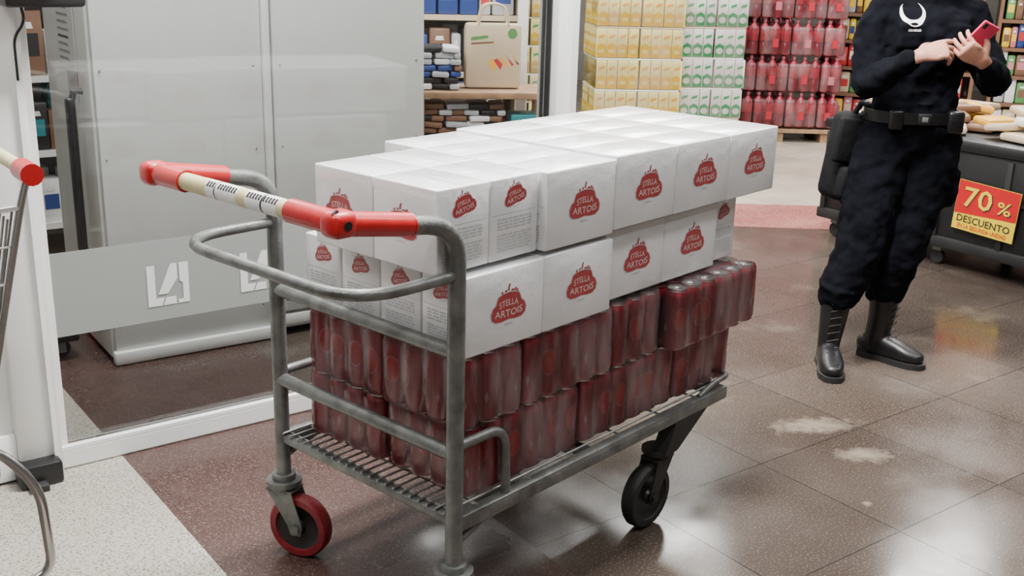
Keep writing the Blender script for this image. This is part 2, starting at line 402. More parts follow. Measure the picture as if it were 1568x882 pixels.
b=MB(); b.box((-.82,.03,1.2),(1.4,.05,2.4),'alu',Tw); b.box((-.82,-.0,.08),(1.4,.03,.14),'cabedge',Tw,bev=.004); b.obj('wall_panel_left')
b=MB(); b.box((.35,.03,2.51),(3.4,.16,.2),'alu',Tw,bev=.01); b.obj('door_frame_header')
b=MB(); b.box((.045,-.09,1.40),(.20,.1,.12),'black',Tw,bev=.012); b.cyl((.05,-.15,1.39),(.05,-.14,1.39),.02,'grey',T=Tw)
b.box((-.02,-.037,1.40),(.06,.012,.06),'grey',Tw); b.tube([(.0,-.06,1.345),(.01,-.05,1.30),(-.02,-.04,1.26),(-.02,-.04,1.15)],.004,'black',T=Tw,fil=.03,n=6); b.obj('door_sensor_box')

# white cabinet behind the glass -------------------------------------
CA=rad(35.0); Tc=Matrix.Translation((-1.47,3.78,0))@Matrix.Rotation(CA,4,'Z')
b=MB(); Wc=1.33
b.box((Wc/2,.33,1.07),(Wc,.62,2.10),'cab',Tc,bev=.01)
b.box((.315,.005,1.07),(.61,.03,2.06),'cab',Tc,bev=.008)
b.box((.99,.005,1.10),(.66,.03,2.0),'cab',Tc,bev=.008)
b.box((.635,-.012,1.07),(.03,.03,2.08),'cabedge',Tc,bev=.008)
b.box((.31,-.01,.03),(.62,.04,.05),'cabedge',Tc,bev=.008); b.box((.99,.01,.065),(.66,.04,.05),'cabedge',Tc,bev=.008)
for z in [.15+.31*i for i in range(7)]:
    for x in (.03,.585,.69,1.28): b.ell((x,-.013,z),(.004,.004,.004),'grey',n=8,T=Tc)
for x in (.08,.66,1.25):
    for y in (.08,.55): b.cyl((x,y,.0),(x,y,.06),.028,'blacksoft',T=Tc)
b.obj('metal_storage_cabinet')
b=MB(); TT=Tc@face_T((-.004,.28,1.20),(-1,0,0))
b.box((0,0,.001),(.26,.27,.002),'white',TT); 
for i in range(9): poly_on(b,[(-.10,.11-.026*i),(.02+.07*R(),.11-.026*i),(.06,.101-.026*i),(-.10,.101-.026*i)],'ink' if i in (0,5) else 'printgrey',TT,.0025)
b.box((-.10,.14,.003),(.05,.03,.001),'yel',TT,rot=None); b.box((.10,.14,.003),(.05,.03,.001),'yel',TT)
b.box((.05,-.20,.001),(.13,.11,.002),'printlight',TT)
b.obj('taped_paper_notice')
b=MB(); b.box((-.05,.1,.70),(.03,.05,.56),'black',Tc,bev=.012); b.tube([(-.05,.1,.94),(-.035,.1,1.0),(-.006,.1,1.0)],.012,'black',T=Tc)
b.tube([(-.05,.1,.46),(-.035,.1,.40),(-.006,.1,.40)],.012,'black',T=Tc); b.obj('cabinet_pull_handle')
b=MB()
T_=Tc@Matrix.Translation((-.14,.2,0))
b.lathe([(.005,-.014),(.03,-.014),(.034,-.008),(.034,.008),(.03,.014),(.005,.014)],'blacksoft',T_@Matrix.Translation((0,0,.034))@Matrix.Rotation(math.pi/2,4,'X'))
b.box((0,0,.07),(.05,.05,.012),'grey',T_); b.box((0,.02,.05),(.03,.004,.06),'grey',T_);b.box((0,-.02,.05),(.03,.004,.06),'grey',T_)
b.box((.0,.0,.1),(.11,.16,.05),'black',T_,bev=.01)
b.obj('floor_dolly')

# ------------------------------------------------------------------ flatbed cart
CT=.8412; CO=Vector((-.1114,2.1046,0)); W=.612; L=1.09
def cl(v,u,z=0): 
    return CO+Vector((math.cos(CT)*v-math.sin(CT)*u, math.sin(CT)*v+math.cos(CT)*u, z))
b=MB(); rt=.019
b.tube([(0,0,.215),(0,0,.985),(-.17,0,1.01),(-.175,0,1.012)],rt,'tube',n=16,fil=.085)
b.tube([(0,W,.215),(0,W,.985),(-.17,W,1.01),(-.175,W,1.012)],rt,'tube',n=16,fil=.085)
hz=1.035; hx=-.30
b.tube([(-.13,0,1.006),(hx,0,hz),(hx,.135,hz)],.0235,'red',n=16,fil=.022)
b.tube([(-.13,W,1.006),(hx,W,hz),(hx,W-.12,hz)],.0235,'red',n=16,fil=.022)
b.box((hx,0,hz),(.056,.054,.05),'red',bev=.016,seg=3); b.box((hx,W,hz),(.056,.054,.05),'red',bev=.016,seg=3)
b.cyl((hx,-.0285,hz),(hx,-.02,hz),.009,'black'); b.cyl((hx-.02,-.01,hz+.02),(hx-.01,-.01,hz+.027),.004,'black')
b.cyl((-.132,0,1.006),(-.128,0,1.006),.0245,'red'); 
b.cyl((hx,.12,hz),(hx,W-.11,hz),.0185,'yel',n=16)
y=.16
for k,w_ in (('white',.045),('ink',.006),('white',.05),('yel',.03),('white',.07),('ink',.004),('white',.03),('yel',.03)):
    b.cyl((hx,y,hz),(hx,y+w_,hz),.0190,k,n=16)
    if k=='white':
        for q in range(int(w_/.009)):
            b.box((hx-.012,y+.005+.009*q,hz+.0125),(.012,.0035,.006),'ink',rot=(0,rad(-43),0))
    y+=w_
b.tube([(0,0,.88),(-.265,0,.88),(-.265,W,.88),(0,W,.88)],.0125,'tube',n=12,fil=.13)
for z,r_ in ((.714,.0165),(.482,.0165)):
    b.tube([(0,0,z),(0,W,z)],r_,'tube',n=14)
b.box((.545,0,.318),(1.09,.03,.038),'tube',bev=.006); b.box((.545,W,.318),(1.09,.03,.038),'tube',bev=.006)
b.box((0,W/2,.325),(.022,W,.022),'tube',bev=.005); b.box((1.08,W/2,.318),(.03,W,.034),'tube',bev=.005); b.box((.5,W/2,.312),(.03,W,.026),'tube',bev=.005)
b.tube([(.96,0,.335),(1.02,0,.355),(1.115,0,.362),(1.115,W,.362),(1.02,W,.355),(.96,W,.335)],.008,'tube',n=10,fil=.03)
n=21
for i in range(n+1):
    y=.02+(W-.04)*i/n; b.cyl((-.012,y,.342),(1.09,y,.342),.0032,'wire',n=6)
for x in (.012,.075,.25,.42,.6,.78,.95): b.cyl((x,0,.3365),(x,W,.3365),.0035,'wire',n=6)
for y in (0,W):
    b.tube([(0,y,.50),(.155,y,.50),(.165,y,.325)],.0115,'tube',n=10,fil=.05)
    b.tube([(0,y,.27),(.14,y,.318)],.010,'tube',n=8)
    b.add([(.84,y-.014,.31),(1.0,y-.014,.31),(.85,y-.014,.215),(.79,y-.014,.215),(.84,y+.03,.31),(1.0,y+.03,.31),(.85,y+.03,.215),(.79,y+.03,.215)],
      [(0,1,2,3),(7,6,5,4),(0,4,5,1),(1,5,6,2),(2,6,7,3),(3,7,4,0)],'blacksoft')
def caster(bm,x,y,z,head,kt,kd,kf,rw=.085,off=.045):
    T=Matrix.Translation((x,y,0))@Matrix.Rotation(head,4,'Z')
    bm.cyl((0,0,z-.008),(0,0,z+.004),.045,kf,n=20,T=T); bm.cyl((0,0,z-.02),(0,0,z-.008),.036,kf,n=20,T=T)
    TW=T@Matrix.Translation((off,0,rw))@Matrix.Rotation(math.pi/2,4,'X')
    w=.02
    bm.lathe([(rw*.72,-w*.7),(rw*.74,-w),(rw*.93,-w),(rw,-w*.55),(rw,w*.55),(rw*.93,w),(rw*.74,w),(rw*.72,w*.7)],kt,TW,n=36)
    bm.lathe([(.004,-w*.95),(rw*.22,-w*1.0),(rw*.26,-w*.6),(rw*.6,-w*.45),(rw*.72,-w*.75),(rw*.73,0),(rw*.72,w*.75),(rw*.6,w*.45),(rw*.26,w*.6),(rw*.22,w*1.0),(.004,w*.95)],kd,TW,n=36)
    bm.cyl((off,-.032,rw),(off,.032,rw),.009,kf,n=10,T=T); bm.cyl((off,-.036,rw),(off,-.03,rw),.014,kf,n=6,T=T); bm.cyl((off,.036,rw),(off,.03,rw),.014,kf,n=6,T=T)
    for sy in (-.027,.027):
        q=[(-.035,z-.02),(.035,z-.02),(off+.02,rw+.01),(off+.014,rw-.018),(off-.014,rw-.018),(off-.022,rw+.008)]
        vs=[(a,sy-.002,c) for a,c in q]+[(a,sy+.002,c) for a,c in q]; m_=len(q)
        bm.add(vs,[list(range(m_)),list(range(2*m_-1,m_-1,-1))]+[(i,m_+i,m_+(i+1)%m_,(i+1)%m_) for i in range(m_)],kf,T)
    bm.box((0,0,z-.02),(.075,.058,.006),kf,T)
b.cyl((0,W,.2),(0,W,.225),.03,'tube'); b.cyl((0,0,.2),(0,0,.225),.03,'tube')
caster(b,0,W,.205,rad(-20)-CT,'wheelred','black','tube')
caster(b,0,0,.205,rad(-25)-CT,'wheelred','black','tube')
caster(b,.82,.03,.215,rad(180),'blacksoft','black','blacksoft',rw=.092)
caster(b,.82,W-.03,.215,rad(180),'blacksoft','black','blacksoft',rw=.092)
b.obj('platform_cart',loc=CO,rot=CT)

# ------------------------------------------------------------------ beer can packs
PC=.0665
def can_pack(nx,ny,seed,p=PC):
    rs=random.Random(seed); b=MB()
    prof=[(.001,.004),(.022,.003),(.0255,.0),(.0275,.002),(.0328,.012),(.0328,.146),(.031,.153),(.0275,.160),(.0268,.164),(.0275,.1665),(.026,.167),(.0245,.161),(.001,.1605)]
    ks=['silver','silver','silver','can','can','can','can','silver','silver','silver','silver','silver']
    for i in range(nx):
        for j in range(ny):
            T=Matrix.Translation(((i-(nx-1)/2)*p,(j-(ny-1)/2)*p,0))
            b.lathe(prof,ks,T,n=20,uoff=rs.random())
    out=[]; hx_=nx*p/2; hy_=ny*p/2
    def side(n,fx):
        pts=[]
        for i in range(n):
            for q,dp in ((.10,.0055),(.28,.0014),(.5,0),(.72,.0014),(.90,.0055)):
                pts.append(fx((i+q)*p, dp))
        return pts
    out+=side(nx,lambda t,d:(-hx_+t,-hy_-.0006+d))
    out+=side(ny,lambda t,d:(hx_+.0006-d,-hy_+t))
    out+=side(nx,lambda t,d:(hx_-t,hy_+.0006-d))
    out+=side(ny,lambda t,d:(-hx_-.0006+d,hy_-t))
    m=len(out); vs=[]; lv=[(.0005,.90),(.004,.985),(.015,1),(.05,1),(.1,1),(.145,1),(.158,.985),(.1678,.955),(.1680,.8)]
    for z,sc in lv:
        for x,y in out:
            ex=x/hx_; ey=y/hy_
            dx=(1-sc)*.066*2; 
            nx_=x-math.copysign(min(dx*abs(ex)**4,.02),x); ny_=y-math.copysign(min(dx*abs(ey)**4,.02),y)
            jj=(rs.random()-.5)*.0008
            vs.append((nx_+jj*ex,ny_+jj*ey,z+(.0 if z<.16 else rs.random()*.001)))
    fs=[(k*m+i,k*m+(i+1)%m,(k+1)*m+(i+1)%m,(k+1)*m+i) for k in range(len(lv)-1) for i in range(m)]
    fs.append([ (len(lv)-1)*m+i for i in range(m)])
    b.add(vs,fs,'film')
    return b.mesh('beer_can_pack_mesh')
_pk={}
def put_pack(v0,u0,z,nv,nu,jr=0,tilt=0,seed=0):
    if (nv,nu,seed) not in _pk: _pk[(nv,nu,seed)]=can_pack(nv,nu,seed+nv*7+nu)
    p=cl(v0+nv*PC/2,u0+nu*PC/2,z)
    return place('beer_can_pack',_pk[(nv,nu,seed)],p,(0,rad(-tilt),CT+rad(jr)))
z1=.3465
put_pack(.055,.020,z1,6,4); put_pack(.045,.295,z1,6,4,seed=1)
put_pack(.463,.022,z1,6,4,seed=1); put_pack(.453,.297,z1,6,4)
put_pack(.875,.02,z1,4,6)
z2=.5165
put_pack(.030,.010,z2,3,4); put_pack(.034,.277,z2,3,4,seed=1)
put_pack(.238,.013,z2,5,4,seed=2); put_pack(.238,.281,z2,5,4,seed=3)
put_pack(.578,.016,z2,3,4,seed=1); put_pack(.578,.284,z2,3,4)
put_pack(.785,-.028,z2+.002,6,4,seed=3,tilt=.4); put_pack(.785,.245,z2+.002,6,4,seed=2,tilt=.4)

# ------------------------------------------------------------------ beer cartons
def badge(b,T,s=1.0):
    sx,sy=s*1.17,s*.84
    def sc(pts,k=1.0): return [(x*sx*k,y*sy*k) for x,y in pts]
    body=[(-.033,.022),(-.029,.033),(-.016,.039),(0,.041),(.016,.039),(.029,.033),(.033,.022),(.035,.013),(.044,.005),(.049,-.010),(.047,-.026),(.036,-.036),(.018,-.037),(0,-.034),(-.018,-.037),(-.036,-.036),(-.047,-.026),(-.049,-.010),(-.044,.005),(-.035,.013)]
    poly_on(b,sc(body,1.06),'printlight',T,.0003)
    poly_on(b,sc(body),'logo',T,.0006)
    text_on(b,'STELLA',.054*sx,.018*sy,'logow',T@Matrix.Translation((0,.0135*sy,0)),lambda x,y:(x,y-(x*x)*4/s),.0010)
    text_on(b,'ARTOIS',.078*sx,.020*sy,'logow',T@Matrix.Translation((0,-.0165*sy,0)),lambda x,y:(x,y+(x*x)*1.5/s),.0010)
    for x0,y0,w_,h_ in ((-.022,.041,.005,.006),(-.013,.045,.007,.004),(-.004,.047,.005,.012),(.004,.044,.010,.004),(.015,.042,.006,.008),(-.001,.059,.004,.006),(.022,.038,.004,.007)):
        poly_on(b,sc([(x0,y0),(x0+w_,y0-.001),(x0+w_*1.1,y0+h_),(x0+w_*.4,y0+h_*1.2)]),'logo',T,.0007)
    text_on(b,'PREMIUM LAGER',.03*s,.003*s,'printgrey',T@Matrix.Translation((0,-.040*s,0)))
LX,LY,LZ=.247,.130,.177
LX2,LY2=.191,.1515
def carton(seed,LX,LY):
    rs=random.Random(seed); b=MB()
    b.box((0,0,LZ/2),(LX,LY,LZ),'carton',bev=.004,seg=2)
    for sy in (-1,1):
        badge(b,face_T((0.010,sy*LY/2,LZ*.50),(0,sy,0)),.95 if LX>.2 else .85)
    hw=LY/2-.006
    for sx in (-1,1):
        T=face_T((sx*LX/2,0,LZ/2),(sx,0,0))
        badge(b,T@Matrix.Translation((.0,.048,0))@Matrix.Rotation(rad(12),4,'Z'),.60 if LY>.14 else .52)
        poly_on(b,[(-hw,.0115),(hw,.0115),(hw,.0105),(-hw,.0105)],'printlight',T)
        bw=hw*.78
        for i in range(11):
            y=.002-.0068*i
            if i in (4,): continue
            x=-bw
            while x<bw-.004:
                w_=.006+rs.random()*.016
                poly_on(b,[(x,y),(min(x+w_,bw),y),(min(x+w_,bw),y-.0034),(x,y-.0034)],'printlight',T,.0005); x+=w_+.004
    poly_on(b,[(-LX/2+.004,-.0012),(LX/2-.004,-.0012),(LX/2-.004,.0012),(-LX/2+.004,.0012)],'printlight',Matrix.Translation((0,0,LZ)))
    return b.mesh('beer_carton_mesh',ang=50)
cm=[carton(1,LX,LY),carton(2,LX,LY),carton(3,LX2,LY2)]
def put_carton(v0,u0,z,along='v',jr=0,small=False):
    lx,ly=(LX2,LY2) if small else (LX,LY)
    a,c=(lx,ly) if along=='v' else (ly,lx)
    p=cl(v0+a/2,u0+c/2,z)
    return place('beer_carton',cm[2 if small else int(R()*2)],p,(0,0,CT+(0 if along=='v' else math.pi/2)+rad((R()-.5)*.8+jr)))
zl=.690; g=.1325
for j in range(4):
    for i in range(2): put_carton(.025+.2495*i,.0+g*j,zl)
for j in range(4):
    for i in range(2): put_carton(.532+.2495*i,.030+g*j,zl+.007)
put_carton(1.036,.055,zl+.007,'u'); put_carton(1.036,.308,zl+.007,'u')
zu=.8785
for i in range(2):
    for j in range(2): put_carton(-.038+.1535*i,.020+.1935*j,zu,'u',small=True)
for i in range(4):
    for j in range(4): put_carton(.2715+.2490*i,.0+g*j,zu+(.007 if i>0 else .0))

# ------------------------------------------------------------------ shopping trolley at the left edge
Ts=Matrix(((-.79,-.61,0,-.99),(-.61,.79,0,2.18),(0,0,1,0),(0,0,0,1)))  # x forward, y across, z up
b=MB(); wd=.50; HZ=1.05
b.tube([(0,-.01,HZ),(0,wd+.01,HZ)],.015,'yel',n=12,T=Ts)
for y0,y1 in ((-.03,.05),(wd-.05,wd+.03)): b.tube([(0,y0,HZ),(0,y1,HZ)],.023,'red',n=14,T=Ts)
for y in (0.0,wd):
    sg=(1 if y==0 else -1); yi=y+.03*sg
    b.tube([(0,y,HZ),(.02,y,.99),(.13,yi,.50)],.008,'chrome',T=Ts,fil=.03,n=10)
    b.tube([(.02,y,.98),(.75,yi,.93)],.006,'chrome',T=Ts,n=8); b.tube([(.13,yi,.50),(.66,yi,.53)],.006,'chrome',T=Ts,n=8)
    b.tube([(.85,yi,.42),(.35,yi,.45),(.13,yi,.47),(.045,y,.36),(.035,y,.14),(.13,y,.13),(.8,y,.15)],.011,'chrome',T=Ts,fil=.06,n=12)
    for i in range(20):
        t=i/19; b.cyl((.035+.70*t,y+(yi-y)*.3,.98-.05*t),(.135+.52*t,yi,.50+.03*t),.0026,'chrome',n=5,T=Ts)
    for i in range(1,6):
        t=i/6; b.cyl((.02+.11*t,y+(yi-y)*t,.98-.48*t),(.75-.09*t,y+(yi-y)*t,.93-.40*t),.0026,'chrome',n=5,T=Ts)
    for x in (.16,.78):
        T_=Ts@Matrix.Translation((x,y,.055))@Matrix.Rotation(math.pi/2,4,'X')
        b.lathe([(.003,-.014),(.046,-.014),(.055,-.008),(.055,.008),(.046,.014),(.003,.014)],'blacksoft',T_,n=24)
        b.box((x,y,.11),(.04,.04,.03),'grey',Ts)
for i in range(14):
    y=.04+(wd-.08)*i/13; b.cyl((.13,y,.50),(.66,y,.53),.0028,'chrome',n=5,T=Ts); b.cyl((.75,y,.93),(.66,y,.53),.0028,'chrome',n=5,T=Ts); b.cyl((.04,y,.95),(.13,y,.50),.0028,'chrome',n=5,T=Ts)
b.tube([(.75,0.03,.93),(.75,wd-.03,.93)],.006,'chrome',T=Ts,n=8); b.tube([(.85,.03,.42),(.85,wd-.03,.42)],.013,'chrome',T=Ts,n=8)
b.obj('shopping_trolley')

# ------------------------------------------------------------------ background goods
def cmat(k,c,r=.45,**kw):
    M[k]=mat(k,c,r,0,.08,6,**kw)
cmat('carton_yellow',(.85,.55,.02)); cmat('carton_paleyellow',(.85,.76,.30)); cmat('carton_white',(.80,.80,.74)); cmat('carton_green',(.03,.36,.12)); cmat('carton_orange',(.80,.42,.05))
cmat('pet_red',(.26,.012,.028),.25); cmat('pet_cap',(.45,.12,.15),.4); cmat('pet_label',(.42,.02,.035),.4)
cmat('pk_blue',(.02,.05,.22)); cmat('pk_teal',(.015,.2,.23)); cmat('pk_beige',(.55,.44,.30)); cmat('pk_red',(.48,.03,.03)); cmat('pk_brown',(.18,.09,.05)); cmat('pk_pink',(.55,.18,.22)); cmat('pk_green',(.10,.28,.08)); cmat('pk_silver',(.42,.44,.47),.3)
def carton_stack(name,x,y,nx,ny,nz,main,alt,rot=0.0,z0=.14):
    b=MB(); w,h=.078,.205
    for k in range(nz):
        for i in range(nx):
            for j in range(ny):
                if 0<i<nx-1 and 0<j<ny-1 and k<nz-1: continue
                cx=(i-(nx-1)/2)*w+(.012 if i>=nx//2 else 0)+(R()-.5)*.004+((k%3)-1)*.006; cy=(j-(ny-1)/2)*w; cz=z0+k*(h+.018)
                b.box((cx,cy,cz+h/2),(w-.004,w-.004,h),'carton_paleyellow' if main=='carton_yellow' else 'carton_white')
                if j==0 or i in(0,nx-1):
                    T=face_T((cx,cy-w/2+.001,cz+h/2),(0,-1,0))
                    for TT in ([T] if j==0 else [])+([face_T((cx+(-1 if i==0 else 1)*(w/2-.001),cy,cz+h/2),((-1 if i==0 else 1),0,0))] if i in (0,nx-1) else []):
                        poly_on(b,[(-.034,-.1),(.034,-.1),(.034,-.02),(0,.0),(-.034,-.02)],main,TT,.001)
                        poly_on(b,[(-.024,.03),(.020,.042),(.024,.062),(-.018,.052)],alt,TT,.001)
                        if main=='carton_green':
                            poly_on(b,[(.028*math.cos(a*.7),-.055+.024*math.sin(a*.7)) for a in range(9)],'carton_white',TT,.0015)
                        else:
                            poly_on(b,[(-.022,-.07),(.022,-.07),(.022,-.045),(-.022,-.045)],'carton_paleyellow',TT,.0015)
        b.box((0,0,z0+k*(h+.018)+h+.008),(nx*w,ny*w,.012),'carton_white' if k%3 else 'pk_beige')
        for i0 in range(0,nx,3):
            n_=min(3,nx-i0); cx=(i0+(n_-1)/2-(nx-1)/2)*w+.004
            b.box((cx,0,z0+k*(h+.018)+h/2),(n_*w+.001,ny*w+.006,h-.002),'filmsoft',bev=.008)
    for i in range(3): b.box(((i-1)*nx*w*.4,0,.04),(.09,ny*w,.08),'wood')
    for j in range(4): b.box((0,(j-1.5)*ny*w*.3,.10),(nx*w+.04,.09,.03),'wood')
    b.obj(name,loc=(x,y,0),rot=rot)
carton_stack('juice_carton_stack',.84,8.3,8,7,8,'carton_yellow','carton_orange',rad(6))
carton_stack('juice_carton_stack',1.42,8.55,6,7,8,'carton_green','carton_green',rad(6))
carton_stack('juice_carton_stack',.10,9.2,7,6,9,'carton_yellow','carton_green',rad(6))
carton_stack('juice_carton_stack',1.1,9.6,9,5,11,'carton_green','carton_yellow',rad(6))
def bottle_stack(name,x,y,nx,ny,nz,rot=0,z0=.13):
    b=MB(); w=.092; h=.30
    prof=[(.02,0),(.042,.004),(.045,.02),(.045,.09),(.041,.10),(.041,.11),(.045,.12),(.045,.2),(.036,.235),(.016,.262),(.014,.27),(.016,.275),(.016,.295),(.002,.297)]
    ks=['pet_red']*6+['pet_label','pet_red','pet_red','pet_red','pet_cap','pet_cap','pet_cap']
    for k in range(nz):
        for i in range(nx):
            for j in range(ny):
                if j>0 and i>0 and i<nx-1 and k<nz-1: continue
                b.lathe(prof,ks,Matrix.Translation(((i-(nx-1)/2)*w,(j-(ny-1)/2)*w,z0+k*(h+.006))),n=12)
        for i0 in range(0,nx,3):
            n_=min(3,nx-i0); cx=(i0+(n_-1)/2-(nx-1)/2)*w
            b.box((cx,0,z0+k*(h+.006)+.12),(n_*w-.002,ny*w,.235),'filmsoft',bev=.02)
            b.box((cx,-ny*w/2-.002,z0+k*(h+.006)+.1),(.05,.002,.07),'pet_label' if (i0//3+k)%4 else 'pet_cap')
    for i in range(3): b.box(((i-1)*nx*w*.42,0,.04),(.1,ny*w,.08),'wood')
    for j in range(4): b.box((0,(j-1.5)*ny*w*.3,.10),(nx*w+.06,.1,.03),'wood')
    b.obj(name,loc=(x,y,0),rot=rot)
bottle_stack('soda_bottle_stack',2.27,9.75,11,6,6,rad(0))
bottle_stack('soda_bottle_stack',2.0,10.8,13,5,7,rad(0))
def goods_shelf(name,x,y,rot,width,levels,cols,depth=.45,h0=.15,dz=.38,itemw=(.06,.16),bag=False,fr='alu',hfill=(.45,.4)):
    b=MB()
    for k in range(levels+1):
        z=h0+k*dz
        b.box((0,0,z),(width,depth,.03),fr)
        if k==levels: break
        for row in range(2):
            px=-width/2+.02
            while px<width/2-.06:
                w=itemw[0]+R()*(itemw[1]-itemw[0]); hh=dz*(hfill[0]+hfill[1]*R())
                if px+w>width/2: break
                c=cols[int(R()*len(cols))]; c2=cols[int(R()*len(cols))]
                cy=-depth/2+.09+row*.18
                b.box((px+w/2,cy,z+.015+hh/2),(w*.94,.12,hh),c,bev=.015 if bag else .004,seg=2)
                T=face_T((px+w/2,cy-.061,z+.015+hh/2),(0,-1,0))
                poly_on(b,[(-w*.33,-hh*.2),(w*.33,-hh*.2),(w*.33,hh*.15),(-w*.33,hh*.15)],c2,T,.001)
                poly_on(b,[(-w*.2,hh*.22),(w*.2,hh*.22),(w*.15,hh*.32),(-w*.15,hh*.32)],'white',T,.001)
                px+=w
    for sx in (-1,1): b.box((sx*(width/2+.015),0,(h0+levels*dz)/2),(.03,depth,h0+levels*dz),fr)
    b.box((0,depth/2,(h0+levels*dz)/2),(width,.02,h0+levels*dz),'wall')
    b.obj(name,loc=(x,y,0),rot=rot)
mix=['pk_red','pk_pink','pk_beige','pk_green','white','pk_brown','pk_blue','carton_yellow','pk_silver']
goods_shelf('grocery_shelf',3.55,10.3,rad(-20),1.2,9,mix,bag=True,dz=.24,fr='pk_brown',itemw=(.05,.12),hfill=(.7,.2),h0=.1)
goods_shelf('grocery_shelf',4.9,9.8,rad(-20),1.3,9,mix,bag=True,dz=.24,fr='pk_brown',itemw=(.05,.12),hfill=(.7,.2),h0=.1)
goods_shelf('grocery_shelf',-2.2,5.6,GRID,1.2,5,['pk_blue','pk_blue','pk_teal','black','white','pk_brown'],dz=.36)
goods_shelf('grocery_shelf',-.42,6.75,rad(8),.76,6,['pk_blue','pk_blue','pk_brown','white','pk_silver','black','pk_red'],dz=.33,itemw=(.05,.16),bag=True,fr='pk_beige',hfill=(.6,.25))
# printed paper display bag on the table
b=MB(); b.box((0,0,.18),(.30,.1,.34),'pk_beige',bev=.02); T=face_T((0,-.051,.19),(0,-1,0))
poly_on(b,[(-.12,.07),(-.03,.085),(-.03,.10),(-.12,.09)],'pk_green',T); poly_on(b,[(-.12,.05),(0,.06),(0,.068),(-.12,.06)],'pk_brown',T)
for i in range(5): poly_on(b,[(-.03+.03*i,-.05+.02*i),(.01+.03*i,-.09+.01*i),(.02+.03*i,-.05),(-.01+.03*i,-.02)],'pk_red' if i%2 else 'carton_orange',T)
poly_on(b,[(.10+.026*math.cos(a*.7),.11+.028*math.sin(a*.7)) for a in range(9)],'pk_green',T,.001)
for s_ in (-1,1): b.tube([(-.08,s_*.045,.34),(-.06,s_*.045,.45),(.06,s_*.045,.45),(.08,s_*.045,.34)],.006,'pk_beige',fil=.05)
b.obj('reusable_shopping_bag',loc=(-.14,5.95,.80),rot=rad(8))
b=MB(); 
b.box((0,0,.79),(.74,.42,.035),'wood',bev=.006); b.box((0,0,.50),(.70,.38,.025),'pk_beige',bev=.004); b.box((0,0,.2),(.70,.38,.03),'pk_beige',bev=.004)
for sx in (-1,1):
    for sy in (-1,1): b.box((sx*.33,sy*.18,.39),(.035,.035,.78),'wood',bev=.004)
rs=random.Random(4)
def pile(x0,x1,y,z,nl,hh,cols):
    for k in range(nl):
        x=x0
        while x<x1-.03:
            w_=.06+rs.random()*.07; w_=min(w_,x1-x)
            b.box((x+w_/2,y+(rs.random()-.5)*.03,z+hh*(k+.5)),(w_*.96,.2,hh*.92),cols[int(rs.random()*len(cols))],bev=hh*.28,rot=(0,rad((rs.random()-.5)*8),rad((rs.random()-.5)*10)))
            x+=w_
pile(-.34,-.12,-.04,.81,7,.032,['pk_blue','pk_silver','white','pk_brown','pk_blue','black','pk_silver'])
pile(-.33,.12,-.04,.515,7,.032,['pk_brown','white','black','pk_brown','pk_silver'])
b.box((.22,-.06,.60),(.14,.18,.17),'pk_teal',bev=.01); b.box((.2,-.06,.30),(.26,.3,.18),'white',bev=.01)
pile(-.33,.05,-.04,.216,6,.035,['pk_brown','white','pk_blue','pk_silver'])
b.obj('display_table',loc=(-.2,5.95,0),rot=rad(8))
b=MB(); b.box((.0,0,1.1),(.06,.05,2.2),'alu',bev=.006); b.box((.0,0,.02),(.2,.2,.03),'grey',bev=.01); b.obj('display_column',loc=(.02,6.3,0))

# promo bin ------------------------------------------------------------
BD=Vector((.578,-.816)); ba=math.atan2(BD.y,BD.x)
Tb=Matrix.Translation((1.76,6.15,0))@Matrix.Rotation(ba,4,'Z')
b=MB(); bl=1.5; bdp=.8
b.box((bl/2,bdp/2,.38),(bl,bdp,.48),'black',Tb,bev=.012); 
b.box((bl/2,bdp/2,.645),(bl+.04,bdp+.04,.06),'black',Tb,bev=.015)
b.box((bl/2,bdp/2,.135),(bl+.03,bdp+.03,.06),'blacksoft',Tb,bev=.01)
for i in range(5): b.box((.02+i*(bl-.04)/4,-.006,.38),(.03,.02,.44),'blacksoft',Tb,bev=.004)
b.box((bl/2,-.006,.40),(bl,.012,.012),'blacksoft',Tb)
for x in (.08,bl/2,bl-.08):
    for y in (.06,bdp-.06):
        b.lathe([(.003,-.014),(.036,-.014),(.04,-.008),(.04,.008),(.036,.014),(.003,.014)],'blacksoft',Tb@Matrix.Translation((x,y,.04))@Matrix.Rotation(math.pi/2,4,'X'),n=20)
        b.box((x,y,.09),(.05,.045,.03),'grey',Tb)
b.obj('display_bin')
b=MB()
for i in range(44):
    x=.14+R()*(bl-.28); y=.1+R()*(bdp-.2); k=i//15
    b.box((0,0,0),(.2,.14,.04),['pk_beige','pk_brown','white','pk_beige','carton_orange'][i%5],Tb@Matrix.Translation((x,y,.70+k*.035))@Matrix.Rotation(R()*3,4,'Z')@Matrix.Rotation((R()-.5)*(.4 if k else .05),4,'X'),bev=.017)
b.obj('snack_packet_pile')
cmat('sign_red',(.50,.005,.010)); cmat('sign_yellow',(.80,.56,.01))
b=MB(); T=Tb@face_T((1.035,-.032,.35),(0,-1,0))@Matrix.Rotation(rad(-3),4,'Z')
b.box((0,0,0),(.335,.25,.004),'sign_yellow',T)
poly_on(b,[(-.166,-.045),(.166,-.02),(.166,.124),(-.166,.124)],'sign_red',T,.003)
text_on(b,'70',.158,.105,'ink',T@Matrix.Translation((-.046,.043,0)),off=.0042); text_on(b,'%',.078,.066,'ink',T@Matrix.Translation((.098,.028,0)),off=.0042)
text_on(b,'70',.154,.102,'sign_yellow',T@Matrix.Translation((-.05,.047,0)),off=.0052); text_on(b,'%',.074,.064,'sign_yellow',T@Matrix.Translation((.095,.032,0)),off=.0052)
